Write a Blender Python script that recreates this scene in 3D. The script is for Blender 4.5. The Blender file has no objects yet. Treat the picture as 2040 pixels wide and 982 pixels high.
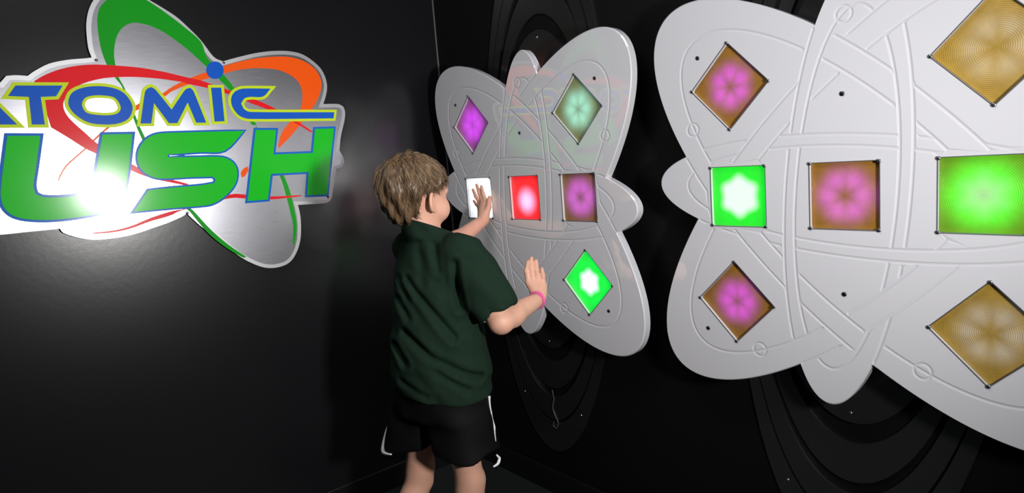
import bpy, bmesh, math, random
import numpy as np
from mathutils import Vector, Matrix
from mathutils.geometry import delaunay_2d_cdt, tessellate_polygon

scene = bpy.context.scene
COL = scene.collection
random.seed(7)
PI = math.pi

# ---------------------------------------------------------------- camera, world, light, exposure
cam_data = bpy.data.cameras.new('camera')
cam_data.sensor_width = 36.0
cam_data.lens = 1306.04 / 2040 * 36.0
cam_data.clip_start = 0.02
cam = bpy.data.objects.new('camera', cam_data)
COL.objects.link(cam)
_f = Vector((-0.76408, 0.63078, -0.13528)); _r = Vector((0.64294, 0.76178, -0.07945)); _u = Vector((-0.05294, 0.14768, 0.98762))
cam.matrix_world = Matrix(((_r.x, _u.x, -_f.x, 2.28846), (_r.y, _u.y, -_f.y, -1.57704), (_r.z, _u.z, -_f.z, 1.28362), (0, 0, 0, 1)))
scene.camera = cam

world = bpy.data.worlds.new('world'); scene.world = world
world.use_nodes = True
world.node_tree.nodes['Background'].inputs[0].default_value = (0.9, 0.95, 1.0, 1)
world.node_tree.nodes['Background'].inputs[1].default_value = 0.03

def area_light(name, loc, target, size, power, color=(1, 1, 1), spread=180, shape='DISK', size_y=None):
    l = bpy.data.lights.new(name, 'AREA'); l.shape = shape; l.size = size
    if size_y: l.size_y = size_y
    l.energy = power; l.color = color; l.spread = math.radians(spread)
    o = bpy.data.objects.new(name, l); COL.objects.link(o)
    o.location = loc
    o.rotation_euler = (Vector(target) - Vector(loc)).to_track_quat('-Z', 'Y').to_euler()
    return o
area_light('flash_lamp', (2.62, -0.885, 1.262), (0.2, -0.60, 1.38), 0.17, 18.0, (1.0, 0.985, 0.97), 124)
area_light('ceiling_bounce', (1.35, -1.15, 2.62), (1.25, -0.55, 1.0), 1.2, 13.5, (0.98, 0.985, 1.0), 150)

vs = scene.view_settings
vs.view_transform = 'Standard'; vs.look = 'None'; vs.exposure = 0.0; vs.gamma = 1.0; vs.use_curve_mapping = False

# ---------------------------------------------------------------- helpers
def mat(name, color, rough=0.5, metal=0.0, spec=0.5, coat=0.0, coat_rough=0.05, coat_ior=1.5, noise=None, bump=None, sheen=0.0):
    """principled material; noise=(scale, amount) mottles the colour, bump=(scale, strength, distance)"""
    m = bpy.data.materials.new(name); m.use_nodes = True
    nt = m.node_tree; b = nt.nodes['Principled BSDF']
    b.inputs['Base Color'].default_value = (*color, 1); b.inputs['Roughness'].default_value = rough
    b.inputs['Metallic'].default_value = metal; b.inputs['Specular IOR Level'].default_value = spec
    b.inputs['Coat Weight'].default_value = coat; b.inputs['Coat Roughness'].default_value = coat_rough; b.inputs['Coat IOR'].default_value = coat_ior
    b.inputs['Sheen Weight'].default_value = sheen
    if noise or bump:
        tc = nt.nodes.new('ShaderNodeTexCoord')
    if noise:
        n = nt.nodes.new('ShaderNodeTexNoise'); n.inputs['Scale'].default_value = noise[0]; n.inputs['Detail'].default_value = 4
        nt.links.new(tc.outputs['Object'], n.inputs['Vector'])
        mx = nt.nodes.new('ShaderNodeMix'); mx.data_type = 'RGBA'
        lo = [max(0, c * (1 - noise[1])) for c in color]; hi = [min(1, c * (1 + noise[1])) for c in color]
        mx.inputs[6].default_value = (*lo, 1); mx.inputs[7].default_value = (*hi, 1)
        nt.links.new(n.outputs['Fac'], mx.inputs[0]); nt.links.new(mx.outputs[2], b.inputs['Base Color'])
    if bump:
        n2 = nt.nodes.new('ShaderNodeTexNoise'); n2.inputs['Scale'].default_value = bump[0]; n2.inputs['Detail'].default_value = 5
        nt.links.new(tc.outputs['Object'], n2.inputs['Vector'])
        bp = nt.nodes.new('ShaderNodeBump'); bp.inputs['Strength'].default_value = bump[1]; bp.inputs['Distance'].default_value = bump[2]
        nt.links.new(n2.outputs['Fac'], bp.inputs['Height']); nt.links.new(bp.outputs['Normal'], b.inputs['Normal'])
    return m

def mesh_obj(name, verts, faces, material, parent=None, smooth=False):
    me = bpy.data.meshes.new(name)
    me.from_pydata([tuple(v) for v in verts], [], [tuple(f) for f in faces])
    me.update()
    if material: me.materials.append(material)
    if smooth: me.polygons.foreach_set('use_smooth', [True] * len(me.polygons))
    o = bpy.data.objects.new(name, me); COL.objects.link(o)
    if parent: o.parent = parent
    return o

def empty(name, loc=(0, 0, 0), parent=None):
    o = bpy.data.objects.new(name, None); COL.objects.link(o); o.location = loc
    o.empty_display_size = 0.05
    if parent: o.parent = parent
    return o

def tag(o, label, cat, group=None):
    o['label'] = label; o['category'] = cat
    if group: o['group'] = group
    return o

def structure(o):
    o['kind'] = 'structure'; return o

def share(o, name, parent=None):
    c = bpy.data.objects.new(name, o.data); COL.objects.link(c); c.parent = parent
    c.matrix_local = o.matrix_local.copy(); return c

def box(name, lo, hi, material, parent=None, bevel=0.0):
    bm = bmesh.new(); bmesh.ops.create_cube(bm, size=1)
    for v in bm.verts:
        v.co = Vector([lo[i] + (v.co[i] + .5) * (hi[i] - lo[i]) for i in range(3)])
    if bevel: bmesh.ops.bevel(bm, geom=bm.edges[:], offset=bevel, segments=2, affect='EDGES', profile=.5)
    me = bpy.data.meshes.new(name); bm.to_mesh(me); bm.free()
    me.materials.append(material)
    o = bpy.data.objects.new(name, me); COL.objects.link(o)
    if parent: o.parent = parent
    return o

def smooth_loop(pts, sub=4, corner=42.0):
    """closed Catmull-Rom through pts, kinks sharper than `corner` degrees kept"""
    n = len(pts); P = [np.array(p, float) for p in pts]; cor = []
    for i in range(n):
        a = P[i] - P[i - 1]; b = P[(i + 1) % n] - P[i]
        cs = a @ b / (np.linalg.norm(a) * np.linalg.norm(b) + 1e-12)
        cor.append(math.degrees(math.acos(max(-1, min(1, cs)))) > corner)
    out = []
    for i in range(n):
        p1, p2 = P[i], P[(i + 1) % n]
        p0 = P[i - 1] if not cor[i] else 2 * p1 - p2
        p3 = P[(i + 2) % n] if not cor[(i + 1) % n] else 2 * p2 - p1
        if cor[i] and cor[(i + 1) % n]:
            out.append(p1); continue
        # cap tangents so uneven spacing does not overshoot
        L = np.linalg.norm(p2 - p1)
        t1 = (p2 - p0) / 2; t2 = (p3 - p1) / 2
        for t in (t1, t2):
            k = np.linalg.norm(t)
            if k > 1.3 * L: t *= 1.3 * L / k
        for s in range(sub):
            u = s / sub; h = u * u * (3 - 2 * u)
            out.append((1 - h) * p1 + h * p2 + (u ** 3 - 2 * u * u + u) * t1 + (u ** 3 - u * u) * t2)
    return [tuple(p) for p in out]

def signed_area(p):
    return .5 * sum(p[i - 1][0] * p[i][1] - p[i][0] * p[i - 1][1] for i in range(len(p)))

def offset_loop(pts, d):
    """grow (d>0) a closed loop with mitred corners"""
    s = 1 if signed_area(pts) > 0 else -1
    n = len(pts); out = []
    for i in range(n):
        a = np.array(pts[i]) - np.array(pts[i - 1]); b = np.array(pts[(i + 1) % n]) - np.array(pts[i])
        a /= np.linalg.norm(a) + 1e-12; b /= np.linalg.norm(b) + 1e-12
        na = s * np.array((a[1], -a[0])); nb = s * np.array((b[1], -b[0]))
        m = na + nb; k = m @ m
        m = m * (2 / k) if k > .6 else m / (math.sqrt(k) + 1e-9) * 1.8
        out.append(tuple(np.array(pts[i]) + d * m))
    return out

def prism(name, loops, d0, d1, place, material, parent=None):
    """flat plate from an outer loop and hole loops; place(u, v, d) -> xyz, d1 is the front"""
    flat = [p for l in loops for p in l]
    tris = tessellate_polygon([[Vector((p[0], p[1], 0)) for p in l] for l in loops])
    n = len(flat); verts = [place(u, v, d1) for u, v in flat] + [place(u, v, d0) for u, v in flat]
    # orient fronts along place's d axis
    o = Vector(place(0, 0, 0)); ax = (Vector(place(0, 0, 1)) - o); ex = Vector(place(1, 0, 0)) - o; ey = Vector(place(0, 1, 0)) - o
    sgn = 1 if ex.cross(ey).dot(ax) > 0 else -1
    faces = []
    for t in tris:
        a, b, c = t
        ar = (flat[b][0] - flat[a][0]) * (flat[c][1] - flat[a][1]) - (flat[c][0] - flat[a][0]) * (flat[b][1] - flat[a][1])
        f = (a, b, c) if ar * sgn > 0 else (a, c, b)
        faces.append(f); faces.append((f[0] + n, f[2] + n, f[1] + n))
    k = 0
    for li, l in enumerate(loops):
        ccw = signed_area(l) > 0
        if li: ccw = not ccw
        for i in range(len(l)):
            a, b = k + i, k + (i + 1) % len(l)
            f = (a, a + n, b + n, b) if (ccw == (sgn > 0)) else (b, b + n, a + n, a)
            faces.append(f)
        k += len(l)
    return mesh_obj(name, verts, faces, material, parent)

def disc(name, center, radius, depth, place, material, parent=None, seg=14, dome=0.35):
    """small domed screw head, place(u, v, d)"""
    u0, v0 = center; verts = []; faces = []
    rings = [(1, 0), (1, depth * (1 - dome)), (.75, depth * (1 - .35 * dome)), (.35, depth)]
    for rr, dd in rings:
        for i in range(seg):
            a = 2 * PI * i / seg
            verts.append(place(u0 + radius * rr * math.cos(a), v0 + radius * rr * math.sin(a), dd))
    for k in range(len(rings) - 1):
        for i in range(seg):
            j = (i + 1) % seg
            faces.append((k * seg + i, k * seg + j, (k + 1) * seg + j, (k + 1) * seg + i))
    faces.append(tuple(range((len(rings) - 1) * seg, len(rings) * seg)))
    o = mesh_obj(name, verts, faces, material, parent, True)
    bm = bmesh.new(); bm.from_mesh(o.data); bmesh.ops.recalc_face_normals(bm, faces=bm.faces[:]); bm.to_mesh(o.data); bm.free()
    return o

# ---------------------------------------------------------------- materials
M_wall_l = mat('charcoal_gloss_paint', (0.008, 0.008, 0.0095), 0.25, 0, 0.55, noise=(3, .12), bump=(55, .05, .002))
M_wall_r = mat('black_wall_paint', (0.0035, 0.0035, 0.004), 0.5, 0, 0.25, bump=(60, .05, .002))
M_floor = mat('dark_rubber_floor', (0.018, 0.021, 0.021), 0.75, 0, 0.3, noise=(120, .5), bump=(180, .3, .002))
M_base = mat('black_baseboard', (0.007, 0.007, 0.008), 0.35)
M_ceil = mat('dark_ceiling', (0.03, 0.03, 0.03), 0.9)
M_bead = mat('grey_corner_bead', (0.10, 0.10, 0.11), 0.35)
M_board = mat('white_acrylic', (0.66, 0.655, 0.69), 0.45, 0, 0.4, coat=1.0, coat_rough=0.03, coat_ior=2.1)
M_cut = mat('matt_white_cut', (0.55, 0.545, 0.575), 0.75, 0, 0.2)
M_black = mat('black_acrylic', (0.012, 0.012, 0.0125), 0.3, 0, 0.5, coat=1.0, coat_rough=0.2, coat_ior=2.2)
M_steel = mat('dark_steel', (0.10, 0.105, 0.12), 0.32, 1.0)
M_boltg = mat('grey_bolt', (0.28, 0.29, 0.32), 0.35, 1.0)
M_bezel = mat('grey_bezel', (0.20, 0.20, 0.22), 0.4, 0.6)
M_bright = mat('bright_screw', (0.75, 0.75, 0.75), 0.25, 1.0)

# ---------------------------------------------------------------- room shell
XR, YL, HT = 4.6, -4.6, 2.75
structure(box('floor', (-.12, YL, -.08), (XR, .12, 0), M_floor))
structure(box('ceiling', (-.12, YL, HT), (XR, .12, HT + .08), M_ceil))
structure(box('wall_left', (-.12, YL, 0), (0, .12, HT), M_wall_l))
structure(box('wall_right', (0, 0, 0), (XR, .12, HT), M_wall_r))
structure(box('baseboard_left', (0, YL, 0), (.013, -.013, .094), M_base, bevel=.003))
structure(box('baseboard_right', (0, -.013, 0), (XR, 0, .094), M_base, bevel=.003))
structure(box('trim_1', (0.0, -.007, .094), (.007, 0.0, HT), M_bead, bevel=.003))

# ---------------------------------------------------------------- light panels
S45 = math.sqrt(.5)
BANDS = {  # angle, outer semi-axes, inner semi-axes
    'D1': (math.radians(45), .651, .254, .540, .2047),
    'D2': (math.radians(135), .651, .254, .540, .2047),
    'V': (math.radians(85.4), .490, .1335, .401, .1085),
    'H': (math.radians(175.4), .491, .1345, .402, .1095)}
def ell_val(b, x, z, inner=False):
    an, A, B, a, bb = BANDS[b]
    if inner: A, B = a, bb
    s = x * math.cos(an) + z * math.sin(an); t = -x * math.sin(an) + z * math.cos(an)
    return math.sqrt((s / A) ** 2 + (t / B) ** 2)
def over(j, i, x, z):
    """does band j pass over band i at (x, z)?"""
    q = ('U' if z > 0 else 'L') + ('L' if x < 0 else 'R')
    k = {j, i}
    if k == {'D1', 'D2'}: w = 'D2'
    elif k == {'V', 'D1'}: w = 'V' if q == 'UL' else 'D1'
    elif k == {'V', 'D2'}: w = 'V'
    elif k == {'H', 'V'}: w = 'H' if q in ('UL', 'LR') else 'V'
    elif k == {'H', 'D1'}: w = 'D1' if q == 'UL' else 'H'
    else: w = 'D2'
    return w == j
def outline_r(th):
    r = 0
    for an, A, B, _, _ in BANDS.values():
        c, s = math.cos(th - an), math.sin(th - an)
        r = max(r, 1 / math.sqrt((c / A) ** 2 + (s / B) ** 2))
    return r
BUTTONS = [(-.2566, 0, 0), (0, 0, 0), (.2566, 0, 0), (-.272, .271, PI / 4), (.272, .271, PI / 4), (-.272, -.271, PI / 4), (.272, -.271, PI / 4)]
SCREWS = [(-.3555, .3525), (.3555, .3525), (-.3555, -.3525), (.3555, -.3525), (0, .2206), (0, -.2206)]
HOLE = .0745
THICK = .0254
def rsquare(cx, cz, half, rot, rad, seg=4):
    out = []
    for k, (sx, sz) in enumerate(((1, 1), (-1, 1), (-1, -1), (1, -1))):
        for i in range(seg + 1):
            a = PI / 2 * (k + i / seg)
            x = sx * (half - rad) + rad * math.cos(a); z = sz * (half - rad) + rad * math.sin(a)
            out.append((cx + x * math.cos(rot) - z * math.sin(rot), cz + x * math.sin(rot) + z * math.cos(rot)))
    return out
def in_hole(x, z, m=0.0):
    for cx, cz, rot in BUTTONS:
        dx, dz = x - cx, z - cz
        a = dx * math.cos(rot) + dz * math.sin(rot); b = -dx * math.sin(rot) + dz * math.cos(rot)
        if max(abs(a), abs(b)) < HOLE + m: return True
    return False
GW, GD = .0044, .0013       # groove half width, depth

def groove_lines():
    lines = []
    for b in BANDS:
        an, A, B, a, bb = BANDS[b]
        for inner in (False, True):
            p, q = (a, bb) if inner else (A, B)
            N = 220; pts = []
            for i in range(N + 1):
                t = 2 * PI * i / N
                # even spacing enough for long ellipses
                s, w = p * math.cos(t), q * math.sin(t)
                pts.append((s * math.cos(an) - w * math.sin(an), s * math.sin(an) + w * math.cos(an)))
            run = []
            for x, z in pts:
                ok = not in_hole(x, z, .010)
                if not inner and math.hypot(x, z) > outline_r(math.atan2(z, x)) - .010: ok = False
                for j in BANDS:
                    if j != b and ell_val(j, x, z) < 1 and ell_val(j, x, z, True) > 1 and over(j, b, x, z): ok = False
                if ok: run.append((x, z))
                else:
                    if len(run) > 2: lines.append(run)
                    run = []
            if len(run) > 2: lines.append(run)
    for cx, cz in ((-.379, .174), (.381, .183), (.0042, .3855), (-.2085, -.386), (.157, -.3685)):
        if in_hole(cx, cz, .03): continue
        lines.append([(cx + .0165 * math.cos(2 * PI * i / 22), cz + .0165 * math.sin(2 * PI * i / 22)) for i in range(23)])
    return lines

def build_board():
    lines = groove_lines()
    verts, edges = [], []
    def poly(pts, closed):
        k = len(verts); verts.extend(pts); n = len(pts)
        for i in range(n if closed else n - 1): edges.append((k + i, k + (i + 1) % n))
    N = 640
    ths = [2 * PI * i / N for i in range(N)]
    outer = [(outline_r(t) * math.cos(t), outline_r(t) * math.sin(t)) for t in ths]
    inset = [((outline_r(t) - .0035) * math.cos(t), (outline_r(t) - .0035) * math.sin(t)) for t in ths]
    poly(outer, True); poly(inset, True)
    holes = [rsquare(cx, cz, HOLE, rot, .005) for cx, cz, rot in BUTTONS]
    for h in holes: poly(h, True)
    segs = []
    for l in lines:
        L = np.array(l); n = len(L)
        T = np.gradient(L, axis=0); T /= np.linalg.norm(T, axis=1)[:, None]
        Nn = np.c_[-T[:, 1], T[:, 0]]
        for d in (-GW, -GW * .5, 0, GW * .5, GW):
            poly([tuple(q) for q in (L + Nn * d)], False)
        segs.append(np.c_[L[:-1], L[1:]])
    segs = np.concatenate(segs)
    res = delaunay_2d_cdt([Vector(v) for v in verts], edges, [], 0, 1e-5)
    V = np.array([(v.x, v.y) for v in res[0]])
    # depth from distance to the groove centre lines
    a = segs[:, :2]; ab = segs[:, 2:] - a; l2 = (ab ** 2).sum(1)
    D = np.full(len(V), 1.0)
    for k in range(0, len(V), 2000):
        ap = V[k:k + 2000, None, :] - a[None]
        t = np.clip((ap * ab[None]).sum(2) / l2[None], 0, 1)
        D[k:k + 2000] = np.sqrt(((ap - t[..., None] * ab[None]) ** 2).sum(2)).min(1)
    Y = np.where(D < GW, GD * np.cos(PI / 2 * np.clip(D / GW, 0, 1)) ** 1.4, 0)
    R = np.hypot(V[:, 0], V[:, 1]); RO = np.array([outline_r(math.atan2(z, x)) for x, z in V])
    edge = R > RO - .0005
    Y[edge] = .0028
    faces = []
    for f in res[2]:
        c = V[list(f)].mean(0)
        if math.hypot(*c) > outline_r(math.atan2(c[1], c[0])) - 1e-5 or in_hole(c[0], c[1], -.0002): continue
        faces.append(tuple(f))
    vv = [(x, y, z) for (x, z), y in zip(V, Y)]
    # sides and back, hole walls
    def wall(loop, y0, y1, flip):
        k = len(vv); n = len(loop)
        vv.extend([(x, y0, z) for x, z in loop]); vv.extend([(x, y1, z) for x, z in loop])
        for i in range(n):
            j = (i + 1) % n
            q = (k + i, k + n + i, k + n + j, k + j)
            faces.append(q[::-1] if flip else q)
    wall(outer, .0028, THICK, False)
    for h in holes: wall(h, 0, .015, True)
    k = len(vv); vv.extend([(x, THICK, z) for x, z in outer]); faces.append(tuple(range(k, k + len(outer))))
    o = mesh_obj('board', vv, faces, M_board); o.data.materials.append(M_cut)
    bm = bmesh.new(); bm.from_mesh(o.data)
    bmesh.ops.remove_doubles(bm, verts=bm.verts[:], dist=1e-5)
    for f in bm.faces:      # fronts look to -Y
        if len(f.verts) == 3 and f.normal.y > 0: f.normal_flip()
    for f in bm.faces:      # the routed channels are matt
        f.smooth = False
        ys = [v.co.y for v in f.verts]
        if len(f.verts) == 3 and max(ys) < .0027 and max(ys) > .0002: f.material_index = 1
    bm.to_mesh(o.data); bm.free()
    return o

def lens_material(name, glow, gs, core=None, cs=0.0, rc=.034, soft=.016, r0=.033, w=.022, petal=.3, base=(.27, .13, .014), hexa=.07, cz=0.0, wash=0.0, ripple=0.0, phase=0.0):
    """amber fresnel lens lit from behind by six lamps; unlit ones have light streaks painted by emission"""
    m = bpy.data.materials.new(name); m.use_nodes = True
    nt = m.node_tree; N = nt.nodes; Lk = nt.links; b = N['Principled BSDF']
    tc = N.new('ShaderNodeTexCoord'); sp = N.new('ShaderNodeSeparateXYZ'); Lk.new(tc.outputs['Object'], sp.inputs[0])
    def mt(op, a, c=None, d=None):
        n = N.new('ShaderNodeMath'); n.operation = op
        for i, v in enumerate((a, c, d)):
            if v is None: continue
            if isinstance(v, (int, float)): n.inputs[i].default_value = v
            else: Lk.new(v, n.inputs[i])
        return n.outputs[0]
    x, z = sp.outputs[0], sp.outputs[2]
    r = mt('SQRT', mt('ADD', mt('MULTIPLY', x, x), mt('MULTIPLY', z, z)))
    th = mt('ARCTAN2', z, x)
    g = mt('DIVIDE', mt('SUBTRACT', r, r0), w)
    g = mt('EXPONENT', mt('MULTIPLY', mt('MULTIPLY', g, g), -1.0))
    pet = mt('ADD', 1 - petal, mt('MULTIPLY', mt('COSINE', mt('ADD', mt('MULTIPLY', th, 6.0), phase)), petal))
    fine = mt('ADD', .97, mt('MULTIPLY', mt('SINE', mt('MULTIPLY', th, 24.0)), .03))
    g = mt('MULTIPLY', mt('MULTIPLY', g, pet), fine)
    rings = mt('SINE', mt('MULTIPLY', r, 2 * PI / .0036))
    if ripple: g = mt('MULTIPLY', g, mt('ADD', 1 - ripple, mt('MULTIPLY', rings, ripple)))
    if wash: g = mt('ADD', g, wash)
    g = mt('MULTIPLY', g, gs)
    def scaled(col, fac):
        n = N.new('ShaderNodeVectorMath'); n.operation = 'SCALE'; n.inputs[0].default_value = col; Lk.new(fac, n.inputs[3]); return n.outputs[0]
    e = scaled(glow, g)
    if core:
        zc = mt('SUBTRACT', z, cz)
        rr = mt('SQRT', mt('ADD', mt('MULTIPLY', x, x), mt('MULTIPLY', zc, zc)))
        rr = mt('MULTIPLY', rr, mt('ADD', 1.0, mt('MULTIPLY', mt('COSINE', mt('MULTIPLY', th, 6.0)), hexa)))
        k = N.new('ShaderNodeMapRange'); k.interpolation_type = 'SMOOTHSTEP'; Lk.new(rr, k.inputs[0])
        k.inputs[1].default_value = rc + soft; k.inputs[2].default_value = max(0, rc - soft); k.inputs[3].default_value = 0; k.inputs[4].default_value = cs
        kk = k.outputs[0]
        if ripple: kk = mt('MULTIPLY', kk, mt('ADD', 1 - ripple, mt('MULTIPLY', rings, ripple)))
        ad = N.new('ShaderNodeVectorMath'); ad.operation = 'ADD'; Lk.new(e, ad.inputs[0]); Lk.new(scaled(core, kk), ad.inputs[1]); e = ad.outputs[0]
    Lk.new(e, b.inputs['Emission Color']); b.inputs['Emission Strength'].default_value = 1.0
    nz = N.new('ShaderNodeTexNoise'); nz.inputs['Scale'].default_value = 40; Lk.new(tc.outputs['Object'], nz.inputs['Vector'])
    mx = N.new('ShaderNodeMix'); mx.data_type = 'RGBA'; Lk.new(nz.outputs['Fac'], mx.inputs[0])
    mx.inputs[6].default_value = (*[c * .75 for c in base], 1); mx.inputs[7].default_value = (*[c * 1.25 for c in base], 1)
    Lk.new(mx.outputs[2], b.inputs['Base Color'])
    b.inputs['Roughness'].default_value = .35
    bp = N.new('ShaderNodeBump'); bp.inputs['Strength'].default_value = .35; bp.inputs['Distance'].default_value = .0006
    Lk.new(rings, bp.inputs['Height']); Lk.new(bp.outputs['Normal'], b.inputs['Normal'])
    return m

PURPLE = (.50, .015, .62)
DARKG = (.03, .10, .008)
LENS = {
    'near': [lens_material('lens_green_lit', (0, .80, .03), .3, (.85, 1, .9), 1.0, .047, .013, .06, .03, .1, base=DARKG, wash=2.6),
             lens_material('lens_violet_pale', (.48, .05, .58), .95, r0=.036, w=.024, petal=.12),
             lens_material('lens_green_ripple', (0, .9, .04), .95, (.40, .6, .45), .75, .03, .028, .042, .030, .06, base=(.13, .15, .005), ripple=.10, wash=.14),
             lens_material('lens_violet', PURPLE, 1.0, r0=.031, w=.023, petal=.16, phase=PI),
             lens_material('lens_unlit_ripple_glow', (.42, .46, .48), .55, r0=.038, w=.022, petal=.22, ripple=.3, phase=.5, base=(.34, .21, .03)),  # unlit button: whitish light streaks painted on as ringed emission
             lens_material('lens_violet_deep', PURPLE, .95, r0=.029, w=.025, petal=.12),
             lens_material('lens_unlit_pale_glow', (.36, .42, .50), .55, r0=.038, w=.022, petal=.22, ripple=.3, base=(.32, .20, .03))],  # also unlit, its pale sheen is put in as faint emission
    'far': [lens_material('lens_white_lit', (.85, .95, 1), .8, (1, 1, 1), 1.6, .05, .03, .05, .03, .05, base=(.6, .6, .6), wash=.8),
            lens_material('lens_red_lit', (.95, .012, .02), .4, (1, .50, .85), 1.5, .028, .034, .05, .03, .0, cz=-.012, base=(.3, .03, .03), wash=1.6, hexa=0),
            lens_material('lens_violet_far', (.50, .07, .62), .95, r0=.033, w=.028, petal=.06),
            lens_material('lens_magenta', (.55, .02, .85), 1.0, r0=.028, w=.036, petal=.10, wash=.12),
            lens_material('lens_teal', (.30, .80, .66), .85, r0=.030, w=.030, petal=.10, wash=.06, base=(.20, .15, .012)),
            lens_material('lens_violet_low', PURPLE, .7, petal=.16),
            lens_material('lens_green_far', (0, .85, .06), .35, (.8, 1, .95), 1.3, .036, .013, .06, .03, .08, base=DARKG, wash=2.2)]}

PANEL_Y, PANEL_Z = -.0974, 1.1405
def ppl(u, v, d): return (u, -d, v)     # panel-local: u right, v up, d toward the room

board0 = build_board()
COL.objects.unlink(board0)
def lens_mesh(rot):
    return rsquare(0, 0, HOLE - .0006, rot, .005)
proto = {}
for rot in (0.0, PI / 4):
    l = prism('button', [lens_mesh(rot)], -.0140, -.0085, ppl, None)
    bz = prism('bezel', [rsquare(0, 0, HOLE + .0014, rot, .0055), rsquare(0, 0, HOLE - .0003, rot, .005)], -.0005, .0010, ppl, M_bezel)
    proto[rot] = (l, bz); COL.objects.unlink(l); COL.objects.unlink(bz)
bolt0 = disc('bolt', (0, 0), .0042, .0030, ppl, M_boltg); COL.objects.unlink(bolt0)
screw0 = disc('screw', (0, 0), .0052, .0030, ppl, M_steel); COL.objects.unlink(screw0)

def make_panel(cx, lenses, label, names):
    root = empty('light_panel', (cx, PANEL_Y, PANEL_Z))
    tag(root, label, 'light panel', 'atom shaped light panels on the black wall')
    share(board0, 'board', root)['label'] = 'white engraved atom shaped board'
    for (bx, bz, rot), mt_, nm in zip(BUTTONS, lenses, names):
        l0, z0 = proto[rot]
        o = bpy.data.objects.new('button', l0.data.copy()); COL.objects.link(o); o.parent = root; o.location = (bx, 0, bz)
        o.data.materials.clear(); o.data.materials.append(mt_); o['label'] = nm
        c = bpy.data.objects.new('bezel', z0.data); COL.objects.link(c); c.parent = o
        for k in range(4):
            a = rot + PI / 4 + k * PI / 2; rr = (HOLE + .0012) * math.sqrt(2) - .003
            s = bpy.data.objects.new('bolt', bolt0.data); COL.objects.link(s); s.parent = o
            s.location = (rr * math.cos(a), -.0008, rr * math.sin(a))
    for sx, sz in SCREWS:
        s = bpy.data.objects.new('screw', screw0.data); COL.objects.link(s); s.parent = root; s.location = (sx, 0, sz)
    for sx, sz in ((-.12, .20), (.12, .20), (-.12, -.20), (.12, -.20)):
        n = 16; vs_ = [(sx + .018 * math.cos(2 * PI * i / n), y, sz + .018 * math.sin(2 * PI * i / n)) for y in (THICK, -PANEL_Y - .0100) for i in range(n)]
        fs = [(i, (i + 1) % n, n + (i + 1) % n, n + i) for i in range(n)]
        mesh_obj('standoff', vs_, fs, M_black, root, True)
    return root
P_far = make_panel(.5854, LENS['far'], 'white atom shaped light panel the boy is touching, nearer the corner',
    ['white lit square button', 'red lit square button', 'violet square button', 'magenta diamond button', 'teal diamond button', 'violet diamond button', 'green lit diamond button'])
P_near = make_panel(1.650, LENS['near'], 'large white atom shaped light panel cut off by the right edge',
    ['bright green square button', 'pale violet square button', 'green rippled square button', 'violet diamond button', 'amber rippled diamond button', 'deep violet diamond button', 'amber diamond button'])

# nested black ellipses on the wall behind each panel
RINGS = [((.56, .236), None), ((.715, .262), (.612, .2445)), ((.838, .294), (.748, .2695)), ((.965, .317), (.850, .2975))]
def ellipse(a, b, ang=math.radians(87), n=96):
    return [(a * math.cos(2 * PI * i / n) * math.cos(ang) - b * math.sin(2 * PI * i / n) * math.sin(ang),
             a * math.cos(2 * PI * i / n) * math.sin(ang) + b * math.sin(2 * PI * i / n) * math.cos(ang)) for i in range(n)]
def make_backing(cx, label):
    root = empty('backing_plate', (cx, 0, PANEL_Z))
    tag(root, label, 'wall plate', 'black oval plates behind the light panels')
    for k, (o_, i_) in enumerate(RINGS):
        loops = [ellipse(*o_)] + ([ellipse(*i_)] if i_ else [])
        prism('ring' if i_ else 'center_plate', loops, .0006, .0100 if k % 2 == 0 else .0075, ppl, M_black, root)
    for u, v in ((.026, .535), (-.026, -.535), (-.19, -.765), (.112, -.785), (.19, .765), (-.112, .785)):
        d = .0100 if abs(v) < .6 else .0075
        disc('screw', (u, v), .0040, .003, lambda a, b, c, d=d: (a, -c - d, b), M_bright, root, 10)
    return root
make_backing(.5854, 'black glossy oval plate of nested rings behind the panel the boy touches')
make_backing(1.650, 'black glossy oval plate of nested rings behind the right-hand panel')
_far = [o for o in bpy.data.objects if o.name == 'backing_plate'][0]
def wire(name, pts, rad, material, parent, seg=6):
    P = np.array(pts, float); T = np.gradient(P, axis=0); T /= np.linalg.norm(T, axis=1)[:, None]
    vs_, fs = [], []
    for i in range(len(P)):
        a = np.cross(T[i], (0, 1, 0)); a /= np.linalg.norm(a); b = np.cross(T[i], a)
        for k in range(seg):
            t = 2 * PI * k / seg; vs_.append(tuple(P[i] + rad * (a * math.cos(t) + b * math.sin(t))))
    for i in range(len(P) - 1):
        for k in range(seg):
            j = (k + 1) % seg; fs.append((i * seg + k, i * seg + j, (i + 1) * seg + j, (i + 1) * seg + k))
    return mesh_obj(name, vs_, fs, material, parent, True)
_w = smooth_loop([(-.0264, -.7213), (-.0218, -.7551), (-.0309, -.7905), (-.0203, -.8191), (-.0066, -.8428), (-.0199, -.868), (-.0351, -.8584), (-.0275, -.8367)], 4, 170)[:-4]
wire('cable', [(u, -.0122, v) for u, v in _w], .0018, M_bead, _far)['label'] = 'loose thin grey cable'

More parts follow.
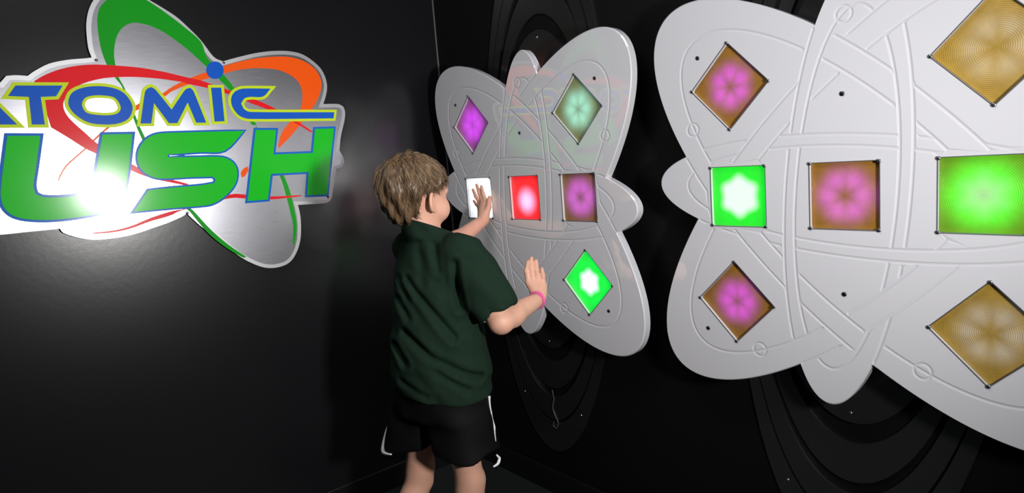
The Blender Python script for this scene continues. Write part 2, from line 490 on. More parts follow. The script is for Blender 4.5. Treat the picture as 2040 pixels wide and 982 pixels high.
SIGN = {
'plate': [(-1.4479,1.5914),(-1.4319,1.6099),(-1.4113,1.6123),(-1.3842,1.6107),(-1.3646,1.6256),(-1.3299,1.6453),(-1.2847,1.6572),(-1.2391,1.663),(-1.2246,1.6656),(-1.229,1.6936),(-1.2268,1.7411),(-1.2217,1.7715),(-1.2116,1.8022),(-1.1964,1.8291),(-1.1759,1.8516),(-1.1463,1.8674),(-1.114,1.8714),(-1.0826,1.8634),(-1.0541,1.845),(-1.0189,1.824),(-0.9791,1.7972),(-0.9477,1.7658),(-0.9166,1.7297),(-0.8843,1.6793),(-0.8575,1.6656),(-0.8119,1.6793),(-0.7442,1.6966),(-0.6805,1.7057),(-0.6265,1.7062),(-0.5834,1.6974),(-0.5466,1.6748),(-0.521,1.6488),(-0.5075,1.6166),(-0.5057,1.5841),(-0.5156,1.5514),(-0.5277,1.5254),(-0.4712,1.5248),(-0.4511,1.5152),(-0.4462,1.4956),(-0.4534,1.4622),(-0.4734,1.4096),(-0.486,1.357),(-0.4739,1.331),(-0.4721,1.3111),(-0.4845,1.295),(-0.5063,1.2909),(-0.5212,1.2443),(-0.5355,1.1921),(-0.5477,1.1764),(-0.5693,1.1703),(-0.6668,1.1752),(-0.6633,1.1365),(-0.6661,1.0928),(-0.6744,1.0498),(-0.6903,1.0134),(-0.7137,0.984),(-0.7432,0.9696),(-0.7869,0.9678),(-0.8276,0.9812),(-0.8751,1.013),(-0.9194,1.0564),(-0.9617,1.1036),(-1.0028,1.1494),(-1.0321,1.1876),(-1.0458,1.1794),(-1.088,1.165),(-1.1331,1.1539),(-1.1856,1.1419),(-1.2355,1.1371),(-1.2907,1.1389),(-1.3205,1.1468),(-1.3488,1.1598),(-1.3658,1.171),(-1.3715,1.1829),(-1.4042,1.1828),(-1.457,1.1834),(-1.508,1.1839),(-1.6905,1.1957),(-1.8446,1.1908),(-1.8678,1.2307),(-1.8242,1.4299),(-1.708,1.4483),(-1.6755,1.5708),(-1.6448,1.5895),(-1.511,1.5947)],
'green': [(-1.1572,1.5784),(-1.1745,1.6118),(-1.1893,1.647),(-1.1966,1.6862),(-1.1982,1.7298),(-1.1951,1.7733),(-1.185,1.8064),(-1.1654,1.8297),(-1.1348,1.851),(-1.1001,1.8551),(-1.0665,1.8457),(-1.0394,1.83),(-1.0005,1.8012),(-0.9609,1.7682),(-0.9172,1.7249),(-0.9057,1.6776),(-0.8794,1.6456),(-0.8608,1.623),(-0.8337,1.5814),(-0.7755,1.4581),(-0.7908,1.4585),(-0.8482,1.5724),(-0.8785,1.609),(-0.8956,1.6306),(-0.918,1.6552),(-0.9642,1.7025),(-1.009,1.739),(-1.0488,1.7619),(-1.0893,1.7715),(-1.1144,1.7677),(-1.137,1.7508),(-1.154,1.7233),(-1.1642,1.6875),(-1.167,1.6564),(-1.1637,1.612),(-1.1523,1.5785),(-1.1165,1.4267),(-1.0644,1.3364),(-1.0715,1.3331),(-1.1258,1.4202)],
'green_sliver': [(-1.026,1.2091),(-1.0108,1.1926),(-0.9701,1.1301),(-0.92,1.0705),(-0.8666,1.0195),(-0.8791,1.0204),(-0.9286,1.0614),(-0.9788,1.1186),(-1.0206,1.1887),(-1.0324,1.2024)],
'green_sliver2': [(-0.7762,1.4528),(-0.7225,1.2987),(-0.7054,1.2841),(-0.6889,1.2209),(-0.6817,1.155),(-0.6809,1.1002),(-0.698,1.0366),(-0.7034,1.0429),(-0.6941,1.1019),(-0.6978,1.1514),(-0.7055,1.2117),(-0.7199,1.2852),(-0.7846,1.4479)],
'red': [(-1.3717,1.5963),(-1.3453,1.6134),(-1.3107,1.6289),(-1.2725,1.6396),(-1.2263,1.6455),(-1.1679,1.6444),(-1.1076,1.6401),(-1.0457,1.63),(-0.9818,1.6148),(-0.9337,1.6035),(-0.9143,1.5965),(-0.8644,1.5783),(-0.8081,1.5575),(-0.7646,1.5411),(-0.7056,1.5117),(-0.6196,1.4571),(-0.5806,1.4288),(-0.5893,1.4281),(-0.6259,1.4519),(-0.7275,1.5069),(-0.7864,1.5311),(-0.8288,1.5515),(-0.8662,1.5645),(-0.9165,1.58),(-0.979,1.5935),(-0.9842,1.5972),(-1.0489,1.6068),(-1.1117,1.6114),(-1.1607,1.6107),(-1.2008,1.607),(-1.2409,1.5969),(-1.2732,1.5822),(-1.2986,1.5606),(-1.3129,1.5327),(-1.3102,1.506),(-1.2953,1.4804),(-1.2697,1.4489),(-1.2441,1.4175),(-1.1643,1.3528),(-1.1103,1.3185),(-1.014,1.2792),(-1.0214,1.275),(-1.1122,1.3044),(-1.171,1.3348),(-1.2542,1.3903),(-1.2794,1.4073),(-1.316,1.4398),(-1.3512,1.4692),(-1.3553,1.5077),(-1.3568,1.5459)],
'red_low': [(-1.2954,1.1606),(-1.2402,1.1605),(-1.1902,1.1685),(-1.1373,1.1856),(-1.0835,1.198),(-1.0473,1.2016),(-1.0276,1.2043),(-0.9694,1.2229),(-0.8858,1.2347),(-0.8464,1.2298),(-0.7576,1.2142),(-0.6513,1.2085),(-0.6519,1.2042),(-0.7589,1.2043),(-0.8482,1.2165),(-0.8875,1.2221),(-0.9661,1.2125),(-1.0512,1.1972),(-1.0807,1.186),(-1.1388,1.1748),(-1.1913,1.1606),(-1.2411,1.1546),(-1.292,1.1574)],
'orange': [(-1.0253,1.5804),(-0.9774,1.6054),(-0.9144,1.6303),(-0.8572,1.65),(-0.8139,1.6639),(-0.7465,1.679),(-0.683,1.6862),(-0.6291,1.6864),(-0.5808,1.6738),(-0.5442,1.6482),(-0.528,1.6163),(-0.5286,1.584),(-0.5455,1.5461),(-0.5767,1.5044),(-0.6194,1.4587),(-0.664,1.4149),(-0.7096,1.3774),(-0.7113,1.3854),(-0.6941,1.4267),(-0.6572,1.4677),(-0.6178,1.5067),(-0.605,1.5411),(-0.602,1.573),(-0.6121,1.6036),(-0.6369,1.6253),(-0.6781,1.6421),(-0.7302,1.6466),(-0.7816,1.6439),(-0.8326,1.6344),(-0.9125,1.61),(-0.9798,1.5883),(-1.0271,1.5673),(-1.043,1.5556),(-1.1252,1.5147),(-1.1699,1.4882),(-1.2185,1.455),(-1.2541,1.4238),(-1.2805,1.3998),(-1.3277,1.3587),(-1.3452,1.3346),(-1.355,1.317),(-1.3568,1.3198),(-1.3471,1.3391),(-1.3288,1.364),(-1.2817,1.4043),(-1.2552,1.4296),(-1.2174,1.4626),(-1.1407,1.5218),(-1.0506,1.5636)],
'orange_bit': [(-0.823,1.3227),(-0.8404,1.3137),(-0.8496,1.3005),(-0.8475,1.2865),(-0.8357,1.2917),(-0.8218,1.3087)],
'dot': [(-0.8589,1.6372),(-0.8608,1.63),(-0.8645,1.6232),(-0.8696,1.6173),(-0.8759,1.6128),(-0.8828,1.6099),(-0.89,1.6089),(-0.8969,1.6097),(-0.903,1.6124),(-0.908,1.6167),(-0.9114,1.6224),(-0.9132,1.629),(-0.9132,1.6361),(-0.9113,1.6432),(-0.9077,1.6499),(-0.9027,1.6558),(-0.8966,1.6603),(-0.8897,1.6632),(-0.8825,1.6644),(-0.8756,1.6636),(-0.8694,1.6611),(-0.8643,1.6568),(-0.8607,1.6511),(-0.8589,1.6445)],
'A': [(-1.5235,1.5819),(-1.4949,1.5821),(-1.4268,1.4791),(-1.4709,1.4805),(-1.4924,1.5124),(-1.5494,1.5135),(-1.5816,1.4838),(-1.6234,1.485)],
'T': [(-1.4154,1.5843),(-1.3069,1.585),(-1.3268,1.5551),(-1.3628,1.5535),(-1.3643,1.4773),(-1.3941,1.4782),(-1.3897,1.5536),(-1.4358,1.5563)],
'O': [(-1.2996,1.5412),(-1.2869,1.5649),(-1.2586,1.5793),(-1.2197,1.5839),(-1.1812,1.5783),(-1.1553,1.5627),(-1.1408,1.5354),(-1.1411,1.5127),(-1.1557,1.4879),(-1.1838,1.475),(-1.2198,1.4729),(-1.2577,1.4794),(-1.2851,1.4998),(-1.2987,1.5218)],
'O_hole': [(-1.2666,1.5366),(-1.255,1.5518),(-1.2312,1.5574),(-1.2002,1.556),(-1.1814,1.5493),(-1.1719,1.5312),(-1.1721,1.5154),(-1.1838,1.5035),(-1.2082,1.4995),(-1.2391,1.5019),(-1.2593,1.508),(-1.2669,1.5213)],
'M': [(-1.1247,1.4733),(-1.1002,1.5649),(-1.0923,1.5764),(-1.0801,1.582),(-1.0697,1.5742),(-1.0322,1.5132),(-0.9906,1.5673),(-0.9803,1.5769),(-0.9685,1.5802),(-0.9601,1.5683),(-0.9359,1.4703),(-0.9659,1.4711),(-0.9828,1.5349),(-1.0216,1.4713),(-1.0458,1.472),(-1.0791,1.5339),(-1.0953,1.4725)],
'I': [(-0.906,1.581),(-0.8746,1.5812),(-0.8784,1.4736),(-0.9097,1.473)],
'C': [(-0.7128,1.5789),(-0.7425,1.5522),(-0.7837,1.5514),(-0.8046,1.5464),(-0.8178,1.5299),(-0.8102,1.5112),(-0.7902,1.5018),(-0.49,1.4953),(-0.4957,1.4733),(-0.7933,1.4785),(-0.8272,1.4889),(-0.846,1.5153),(-0.8487,1.5427),(-0.8369,1.565),(-0.8156,1.5765),(-0.7902,1.5791)],
'R': [(-1.6428,1.4542),(-1.5336,1.4508),(-1.5103,1.4356),(-1.5054,1.4026),(-1.5221,1.3668),(-1.5514,1.3526),(-1.5436,1.2326),(-1.6031,1.2378),(-1.6022,1.3366),(-1.6247,1.3385),(-1.6423,1.2414),(-1.6975,1.2474)],
'U': [(-1.4528,1.4495),(-1.3794,1.4465),(-1.4012,1.3624),(-1.4145,1.312),(-1.4133,1.2869),(-1.3943,1.2755),(-1.344,1.2714),(-1.3059,1.2756),(-1.2807,1.2912),(-1.2642,1.3258),(-1.2457,1.3874),(-1.2287,1.444),(-1.1509,1.4427),(-1.1774,1.3328),(-1.1985,1.2698),(-1.2259,1.2333),(-1.272,1.2155),(-1.3529,1.2094),(-1.4175,1.2138),(-1.4644,1.2273),(-1.4864,1.2511),(-1.4914,1.2853),(-1.4837,1.3265),(-1.4686,1.388)],
'S': [(-0.82,1.44),(-0.8899,1.3786),(-0.9684,1.3776),(-1.0625,1.3757),(-1.0637,1.3672),(-0.9705,1.3625),(-0.9237,1.3606),(-0.8908,1.3541),(-0.8677,1.336),(-0.8598,1.309),(-0.8685,1.2739),(-0.8917,1.2444),(-0.9283,1.2186),(-0.9681,1.2067),(-1.0775,1.2089),(-1.1803,1.2096),(-1.1319,1.2705),(-1.06,1.2724),(-0.9827,1.2723),(-0.9374,1.2758),(-0.9312,1.2868),(-0.9394,1.297),(-1.002,1.3001),(-1.0951,1.3038),(-1.1273,1.3187),(-1.1456,1.3444),(-1.1465,1.377),(-1.134,1.4064),(-1.1097,1.4299),(-1.0761,1.4412),(-1.0054,1.4419)],
'H': [(-0.7813,1.4416),(-0.7124,1.4392),(-0.7322,1.3563),(-0.5901,1.3534),(-0.5708,1.438),(-0.499,1.4373),(-0.5548,1.2013),(-0.63,1.2059),(-0.6139,1.2878),(-0.7492,1.2912),(-0.771,1.205),(-0.8393,1.2068)],
'screws': [(-1.2141,1.6585),(-0.8558,1.6608),(-0.5517,1.192),(-1.0309,1.1885)],
}

# ---------------------------------------------------------------- metal sign on the left wall (y, z outlines in metres)
def slp(u, v, d): return (d, u, v)
def brushed():
    m = bpy.data.materials.new('brushed_aluminium'); m.use_nodes = True
    nt = m.node_tree; b = nt.nodes['Principled BSDF']
    b.inputs['Base Color'].default_value = (.48, .48, .52, 1); b.inputs['Metallic'].default_value = 1.0; b.inputs['Roughness'].default_value = .40
    tc = nt.nodes.new('ShaderNodeTexCoord'); mp = nt.nodes.new('ShaderNodeMapping'); mp.inputs['Scale'].default_value = (1, 6, 160)
    n = nt.nodes.new('ShaderNodeTexNoise'); n.inputs['Scale'].default_value = 3; n.inputs['Detail'].default_value = 4
    nt.links.new(tc.outputs['Object'], mp.inputs[0]); nt.links.new(mp.outputs[0], n.inputs['Vector'])
    mr = nt.nodes.new('ShaderNodeMapRange'); mr.inputs[3].default_value = .255; mr.inputs[4].default_value = .315
    nt.links.new(n.outputs['Fac'], mr.inputs[0]); nt.links.new(mr.outputs[0], b.inputs['Roughness'])
    return m
M_alu = brushed()
M_alu_edge = mat('pale_sign_border', (.55, .55, .57), .40, .75)
def ink(name, c): return mat(name, c, .5, 0, .15, coat=.42, coat_rough=.16)
I_green = ink('ink_green', (.0, .56, .006)); I_dgreen = ink('ink_deep_green', (.0, .34, .006)); I_red = ink('ink_red', (.85, .004, .012)); I_orange = ink('ink_orange', (1.0, .105, .0))
I_blue = ink('ink_blue', (.0, .10, .58)); I_lime = ink('ink_lime', (.62, .80, .015)); I_lblue = ink('ink_outline_blue', (.0, .13, .58))
sign = empty('wall_sign', (0.0, -.95, 1.35))
tag(sign, 'metal atom logo sign with blue and green lettering on the charcoal wall', 'sign')
def S_part(name, loops, d0, d1, m, label=None):
    loops = [[(u + .95, v - 1.35) for u, v in l] for l in loops]
    o = prism(name, loops, d0, d1, slp, m, sign)
    if label: o['label'] = label
    return o
plate = smooth_loop(SIGN['plate'], 4, 38)
S_part('plate', [plate], .012, .016, M_alu_edge, 'silver metal plate cut to the logo outline')
# satin field inside the pale border
dense = []
for i in range(len(plate)):
    a, b = np.array(plate[i]), np.array(plate[(i + 1) % len(plate)])
    k = max(1, int(np.linalg.norm(b - a) / .004))
    dense += [tuple(a + (b - a) * j / k) for j in range(k)]
off = np.array(offset_loop(dense, -.0125)); dn = np.array(dense)
keep = [tuple(p) for p in off if np.sqrt(((dn - p) ** 2).sum(1)).min() > .0119]
S_part('field', [keep], .0158, .0165, M_alu, 'brushed silver field')
def ink_part(key, name, d, m, label=None, corner=42):
    return S_part(name, [smooth_loop(SIGN[key], 4, corner)], .0160, d, m, label)
ink_part('green', 'orbit', .0168, I_dgreen, 'green orbit swoosh')
ink_part('green_sliver', 'orbit_line', .0168, I_dgreen, 'thin green orbit line')
ink_part('green_sliver2', 'orbit_line', .0168, I_dgreen, 'thin green orbit line')
ink_part('orange', 'orbit', .0170, I_orange, 'orange orbit swoosh')
ink_part('orange_bit', 'orbit_line', .0170, I_orange, 'orange orbit fleck')
ink_part('red', 'orbit', .0172, I_red, 'red orbit swoosh')
ink_part('red_low', 'orbit_line', .0172, I_red, 'thin red orbit line')
ink_part('dot', 'electron', .0176, I_blue, 'blue electron dot')
for ch in 'ATOMIC':
    curved = ch in 'OMC'
    lp = smooth_loop(SIGN[ch], 4, 46) if curved else SIGN[ch]
    holes = [smooth_loop(SIGN['O_hole'], 4, 60)] if ch == 'O' else []
    b = S_part('letter_outline', [offset_loop(lp, .0088)] + [offset_loop(h, -.0075) for h in holes], .0160, .0180, I_lime, 'lime outline of the letter ' + ch)
    S_part('letter', [lp] + holes, .0160, .0186, I_blue, 'blue letter ' + ch)
for ch in 'RUSH':
    lp = smooth_loop(SIGN[ch], 4, 46) if ch in 'US' else SIGN[ch]
    S_part('letter_outline', [offset_loop(lp, .0072 if ch != 'S' else .0055)], .0160, .0178, I_lblue, 'blue outline of the letter ' + ch)
    S_part('letter', [lp], .0160, .0184, I_green, 'green letter ' + ch)
for u, v in SIGN['screws']:
    disc('screw', (u + .95, v - 1.35), .0042, .003, lambda a, b, c: (c + .016, a, b), M_steel, sign, 10)
for u, v in ((-1.3, 1.55), (-.6, 1.5), (-1.3, 1.25), (-.6, 1.25)):
    n = 14; vs_ = [(x, u + .95 + .012 * math.cos(2 * PI * i / n), v - 1.35 + .012 * math.sin(2 * PI * i / n)) for x in (0, .0125) for i in range(n)]
    mesh_obj('spacer', vs_, [(i, (i + 1) % n, n + (i + 1) % n, n + i) for i in range(n)], M_steel, sign, True)

# ---------------------------------------------------------------- the boy: implicit surfaces, meshed with surface nets
F32 = np.float32
def vec(*a): return np.array(a, F32)
def cone(P, a, b, ra, rb):
    a = np.asarray(a, F32); b = np.asarray(b, F32); ab = b - a
    t = np.clip(((P - a) @ ab) / F32(ab @ ab), 0, 1)
    q = P - a - t[:, None] * ab
    return np.sqrt((q * q).sum(1)) - (F32(ra) + t * F32(rb - ra))
def chain(P, pts, rad, k=.006):
    d = None
    for i in range(len(pts) - 1):
        e = cone(P, pts[i], pts[i + 1], rad[i], rad[i + 1])
        d = e if d is None else smin(d, e, k)
    return d
def ell(P, c, rr, R=None):
    q = P - np.asarray(c, F32)
    if R is not None: q = q @ np.asarray(R, F32)
    rr = np.asarray(rr, F32)
    k0 = np.sqrt(((q / rr) ** 2).sum(1)); k1 = np.sqrt(((q / rr ** 2) ** 2).sum(1)) + F32(1e-6)
    return k0 * (k0 - 1) / k1
def smin(a, b, k):
    h = np.maximum(F32(k) - np.abs(a - b), 0) / F32(k)
    return np.minimum(a, b) - h * h * F32(k * .25)
def smax(a, b, k): return -smin(-a, -b, k)
def loft(P, rows, zcap=.02):
    """stack of ellipses: rows of (z, cx, cy, ax, ay), z rising"""
    R = np.array(rows, F32); z = P[:, 2]
    it = lambda j: np.interp(z, R[:, 0], R[:, j]).astype(F32)
    ax, ay = it(3), it(4)
    k = np.sqrt(((P[:, 0] - it(1)) / ax) ** 2 + ((P[:, 1] - it(2)) / ay) ** 2)
    d = (k - 1) * np.minimum(ax, ay)
    return smax(smax(d, R[0, 0] - z, zcap), z - R[-1, 0], zcap)
def seg2(u, v, a, b):
    ax, ay = a; bx, by = b; dx, dy = bx - ax, by - ay
    t = np.clip(((u - ax) * dx + (v - ay) * dy) / (dx * dx + dy * dy), 0, 1)
    return np.sqrt((u - ax - t * dx) ** 2 + (v - ay - t * dy) ** 2)

def polygonize(sdf, lo, hi, h, margin=1.5, B=12):
    lo = np.array(lo, float); n = (np.ceil((np.array(hi) - lo) / h / B).astype(int)) * B
    nb = n // B
    gi = np.stack(np.meshgrid(*[np.arange(k) for k in nb], indexing='ij'), -1).reshape(-1, 3)
    cen = (lo + (gi * B + (B - 1) / 2) * h).astype(F32)
    dc = sdf(cen)
    act = np.abs(dc) < margin * h * B * .5 * math.sqrt(3) + .004
    V = np.empty(tuple(n), F32)
    Vb = V.reshape(nb[0], B, nb[1], B, nb[2], B)
    sg = np.where(dc < 0, F32(-1), F32(1)).reshape(tuple(nb))
    Vb[:] = sg[:, None, :, None, :, None]
    loc = np.stack(np.meshgrid(*[np.arange(B)] * 3, indexing='ij'), -1).reshape(-1, 3)
    A = gi[act]
    for s in range(0, len(A), 40):
        blk = A[s:s + 40]
        pts = (lo + (blk[:, None, :] * B + loc[None]) * h).reshape(-1, 3).astype(F32)
        d = sdf(pts).reshape(len(blk), B, B, B)
        for q, (i, j, k) in enumerate(blk): Vb[i, :, j, :, k, :] = d[q]
    S = V < 0
    cnt = np.zeros(tuple(n - 1), np.int8)
    for a in (0, 1):
        for b in (0, 1):
            for c in (0, 1):
                cnt += S[a:n[0] - 1 + a, b:n[1] - 1 + b, c:n[2] - 1 + c]
    ci = np.argwhere((cnt > 0) & (cnt < 8))
    idx = np.full(tuple(n - 1), -1, np.int32); idx[tuple(ci.T)] = np.arange(len(ci))
    acc = np.zeros((len(ci), 3)); m = np.zeros(len(ci))
    for ax in range(3):
        o1, o2 = [d for d in range(3) if d != ax]
        for a in (0, 1):
            for b in (0, 1):
                p = ci.copy(); p[:, o1] += a; p[:, o2] += b
                q = p.copy(); q[:, ax] += 1
                va = V[tuple(p.T)]; vb = V[tuple(q.T)]
                x = (va < 0) != (vb < 0)
                t = np.where(x, va / np.where(x, va - vb, 1), 0)
                pos = p.astype(float); pos[:, ax] += t
                acc[x] += pos[x]; m[x] += 1
    verts = lo + acc / m[:, None] * h
    faces = []
    for ax in range(3):
        o1, o2 = [(1, 2), (2, 0), (0, 1)][ax]
        s0 = [slice(None)] * 3; s1 = [slice(None)] * 3
        s0[ax] = slice(0, n[ax] - 1); s1[ax] = slice(1, n[ax])
        ch = S[tuple(s0)] != S[tuple(s1)]
        e = np.argwhere(ch)
        e = e[(e[:, o1] > 0) & (e[:, o2] > 0) & (e[:, o1] < n[o1] - 1) & (e[:, o2] < n[o2] - 1)]
        ins = S[tuple(e.T)]
        def c(d1, d2):
            q = e.copy(); q[:, o1] -= d1; q[:, o2] -= d2; return idx[tuple(q.T)]
        Q = np.stack([c(1, 1), c(0, 1), c(0, 0), c(1, 0)], 1)
        Q[~ins] = Q[~ins][:, ::-1]
        faces.append(Q)
    faces = np.concatenate(faces)
    faces = faces[(faces >= 0).all(1)]
    # a little Laplacian polish
    for _ in range(2):
        acc = np.zeros_like(verts); w = np.zeros(len(verts))
        for k in range(4):
            a, b = faces[:, k], faces[:, (k + 1) % 4]
            for d in range(3):
                acc[:, d] += np.bincount(a, verts[b, d], len(verts)) + np.bincount(b, verts[a, d], len(verts))
            w += np.bincount(a, minlength=len(verts)) + np.bincount(b, minlength=len(verts))
        g = w > 0
        verts[g] = .5 * verts[g] + .5 * acc[g] / w[g][:, None]
    return verts, faces
def sdf_obj(name, sdf, lo, hi, h, material, parent):
    v, f = polygonize(sdf, lo, hi, h)
    v = v - np.array(parent.location if parent else (0, 0, 0))
    me = bpy.data.meshes.new(name)
    me.vertices.add(len(v)); me.vertices.foreach_set('co', v.astype(F32).ravel())
    me.loops.add(len(f) * 4); me.loops.foreach_set('vertex_index', f.astype(np.int32).ravel())
    me.polygons.add(len(f)); me.polygons.foreach_set('loop_start', np.arange(len(f), dtype=np.int32) * 4)
    me.polygons.foreach_set('use_smooth', np.ones(len(f), bool))
    me.update(calc_edges=True); me.validate()
    if material: me.materials.append(material)
    o = bpy.data.objects.new(name, me); COL.objects.link(o); o.parent = parent
    return o

M_skin = mat('skin', (.69, .375, .27), .5, 0, .4, noise=(18, .10), bump=(400, .12, .0006))
_b = M_skin.node_tree.nodes['Principled BSDF']
_b.inputs['Subsurface Weight'].default_value = .12; _b.inputs['Subsurface Radius'].default_value = (.012, .004, .002)
M_shirt = mat('dark_green_cotton', (.0105, .0235, .0150), 1.0, 0, .08, noise=(60, .18), bump=(900, .25, .0006))
M_shorts = mat('black_mesh_shorts', (.0022, .0022, .003), .7, 0, .15, bump=(500, .3, .0006))
M_trim = mat('white_piping', (.78, .78, .80), .6)
M_pink = mat('pink_wristband', (.85, .12, .40), .4)
M_eye = mat('eye_white', (.8, .8, .8), .2); M_iris = mat('iris', (.12, .16, .2), .2)
M_shoe = mat('black_shoe', (.02, .02, .022), .5); M_sole = mat('white_sole', (.6, .6, .6), .7)
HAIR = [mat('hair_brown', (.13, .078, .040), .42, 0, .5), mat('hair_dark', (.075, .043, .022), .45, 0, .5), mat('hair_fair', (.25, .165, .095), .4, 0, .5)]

BOY = vec(.69, -.57, 0)
boy = empty('person', tuple(float(x) for x in BOY))
tag(boy, 'child in dark green t-shirt and black shorts, seen from behind, pressing a lit button', 'person')

# ---- joints (metres)
HEAD = vec(.652, -.567, 1.196)
shR, elR, wrR = vec(.802, -.533, 1.030), vec(.904, -.495, .840), vec(.851, -.302, .857)
shL, elL, wrL = vec(.535, -.535, 1.030), vec(.438, -.345, .988), vec(.412, -.150, 1.066)
hpR, knR, anR = vec(.757, -.575, .62), vec(.778, -.560, .360), vec(.772, -.600, .075)
hpL, knL, anL = vec(.618, -.590, .62), vec(.586, -.612, .360), vec(.568, -.660, .075)
_yaw, _pit = math.radians(7), math.radians(-4)
_Ry = np.array(((math.cos(_yaw), -math.sin(_yaw), 0), (math.sin(_yaw), math.cos(_yaw), 0), (0, 0, 1)))
_Rx = np.array(((1, 0, 0), (0, math.cos(_pit), -math.sin(_pit)), (0, math.sin(_pit), math.cos(_pit))))
HR = (_Ry @ _Rx).astype(F32)            # head local -> world
def to_head(P): return (P - HEAD) @ HR
def from_head(q): return HEAD + HR @ np.asarray(q, F32)

def head_sdf(P):
    p = to_head(P)
    d = ell(p, (0, -.012, .022), (.073, .088, .078))
    d = smin(d, ell(p, (0, .020, -.030), (.059, .064, .066)), .03)
    d = smin(d, ell(p, (0, .054, -.072), (.028, .028, .021)), .03)
    ps = p.copy(); ps[:, 0] = np.abs(ps[:, 0])
    d = smin(d, ell(ps, (.040, .050, -.042), (.030, .031, .035)), .02)
    d = smin(d, ell(ps, (.026, .068, .013), (.028, .017, .013)), .02)
    d = smax(d, -ell(ps, (.029, .093, -.003), (.016, .014, .011)), .012)
    d = smin(d, cone(p, (0, .080, -.002), (0, .095, -.030), .006, .0095), .014)
    d = smin(d, ell(ps, (.009, .086, -.033), (.007, .009, .007)), .008)
    d = smin(d, ell(p, (0, .080, -.0545), (.019, .009, .0045)), .006)
    d = smin(d, ell(p, (0, .079, -.0635), (.016, .009, .005)), .006)
    # ears: leaf shape with a raised rim
    a = math.radians(32)
    Re = np.array(((math.cos(a), -math.sin(a), 0), (math.sin(a), math.cos(a), 0), (0, 0, 1)))
    e = ell(ps, (.084, -.014, -.020), (.0078, .0190, .030), Re)
    e = smax(e, -ell(ps, (.092, -.009, -.018), (.008, .0115, .020), Re), .005)
    e = smin(e, ell(ps, (.080, -.004, -.045), (.006, .008, .009)), .006)
    d = smin(d, e, .010)
    return d

def finger(P, pts, r0, r1):
    n = len(pts); rr = [r0 + (r1 - r0) * i / (n - 1) for i in range(n)]
    return chain(P, pts, rr, .004)
# right hand raised, back toward the camera
_fw = vec(-.764, .631, -.135)
RH = dict(kn=[vec(.8098, -.3029, .903), vec(.8184, -.2918, .9064), vec(.8283, -.2807, .9022), vec(.8385, -.2702, .8935)],
          mid=[vec(.8040, -.3024, .938), vec(.8124, -.2906, .946), vec(.8236, -.2792, .9386), vec(.8372, -.2666, .9200)],
          tip=[vec(.8054, -.2944, .9645), vec(.8107, -.2845, .9745), vec(.8200, -.2750, .9655), vec(.8330, -.2650, .9410)])
def hand_r(P):
    d = None
    for k in range(4):
        kn, md, tp = RH['kn'][k], RH['mid'][k], RH['tip'][k]
        e = finger(P, [kn, md + _fw * -.003, tp + _fw * .004], .0088 - .0009 * (k == 3), .0068 - .0008 * (k == 3))
        d = e if d is None else np.minimum(d, e)
    w = wrR
    palm = None
    for k in range(4):
        base = w + (RH['kn'][k] - w) * .22 + _fw * .004
        e = cone(P, base, RH['kn'][k], .0155, .0098)
        palm = e if palm is None else smin(palm, e, .012)
    palm = smin(palm, ell(P, vec(.838, -.277, .872), (.014, .016, .022)), .014)
    d = smin(d, palm, .006)
    th = [w + (RH['kn'][0] - w) * .30 + _fw * .010, vec(.803, -.292, .890) + _fw * .022, vec(.797, -.293, .916) + _fw * .030]
    d = smin(d, finger(P, th, .0125, .0080), .008)
    return d
# left hand flat on the white button
LY = -.1075
LH = dict(kn=[vec(.4000, -.1225, 1.1265), vec(.3830, -.1240, 1.1300), vec(.3650, -.1230, 1.1230), vec(.3560, -.1210, 1.1060)],
          mid=[vec(.3800, -.1180, 1.1580), vec(.3570, -.1180, 1.1630), vec(.3350, -.1180, 1.1500), vec(.3310, -.1160, 1.1200)],
          tip=[vec(.3600, LY, 1.1840), vec(.3330, LY, 1.1900), vec(.3080, LY, 1.1730), vec(.3070, LY, 1.1310)])
def hand_l(P):
    d = None
    for k in range(4):
        e = finger(P, [LH['kn'][k], LH['mid'][k], LH['tip'][k]], .0086 - .0009 * (k == 3), .0066 - .0006 * (k == 3))
        d = e if d is None else np.minimum(d, e)
    palm = None
    for k in range(4):
        base = wrL + (LH['kn'][k] - wrL) * .25
        e = cone(P, base, LH['kn'][k], .0155, .0098)
        palm = e if palm is None else smin(palm, e, .012)
    d = smin(d, palm, .006)
    th = [wrL + vec(.004, .006, .016), vec(.4230, -.1300, 1.1120), vec(.4140, -.1160, 1.1440)]
    d = smin(d, finger(P, th, .0130, .0080), .008)
    return d
def arm(P, s, e, w, out):
    m = e + (w - e) * F32(.28)
    d = cone(P, s, e, .040, .0330)
    d = smin(d, cone(P, e, m, .0325, .0330), .02)
    d = smin(d, cone(P, m, w, .0330, .0205), .02)
    return d
def leg(P, h, k, a):
    back = vec(0, -.016, 0); c = k + (a - k) * F32(.34) + back
    d = cone(P, h, k, .068, .0365)
    d = smin(d, cone(P, k + vec(0, .006, -.005), k + vec(0, .006, -.05), .034, .032), .02)
    d = smin(d, cone(P, k, c, .0345, .0365), .03)
    d = smin(d, cone(P, c, a, .0365, .0260), .03)
    d = smin(d, cone(P, a + vec(0, -.012, -.035), a + vec(0, .115, -.048), .026, .020), .03)
    return d
BODY = [(.60, .690, -.580, .120, .095), (.66, .690, -.572, .140, .105), (.80, .683, -.562, .128, .097), (.90, .676, -.552, .122, .092), (.99, .670, -.545, .118, .080), (1.04, .668, -.543, .085, .062), (1.075, .666, -.545, .05, .045)]
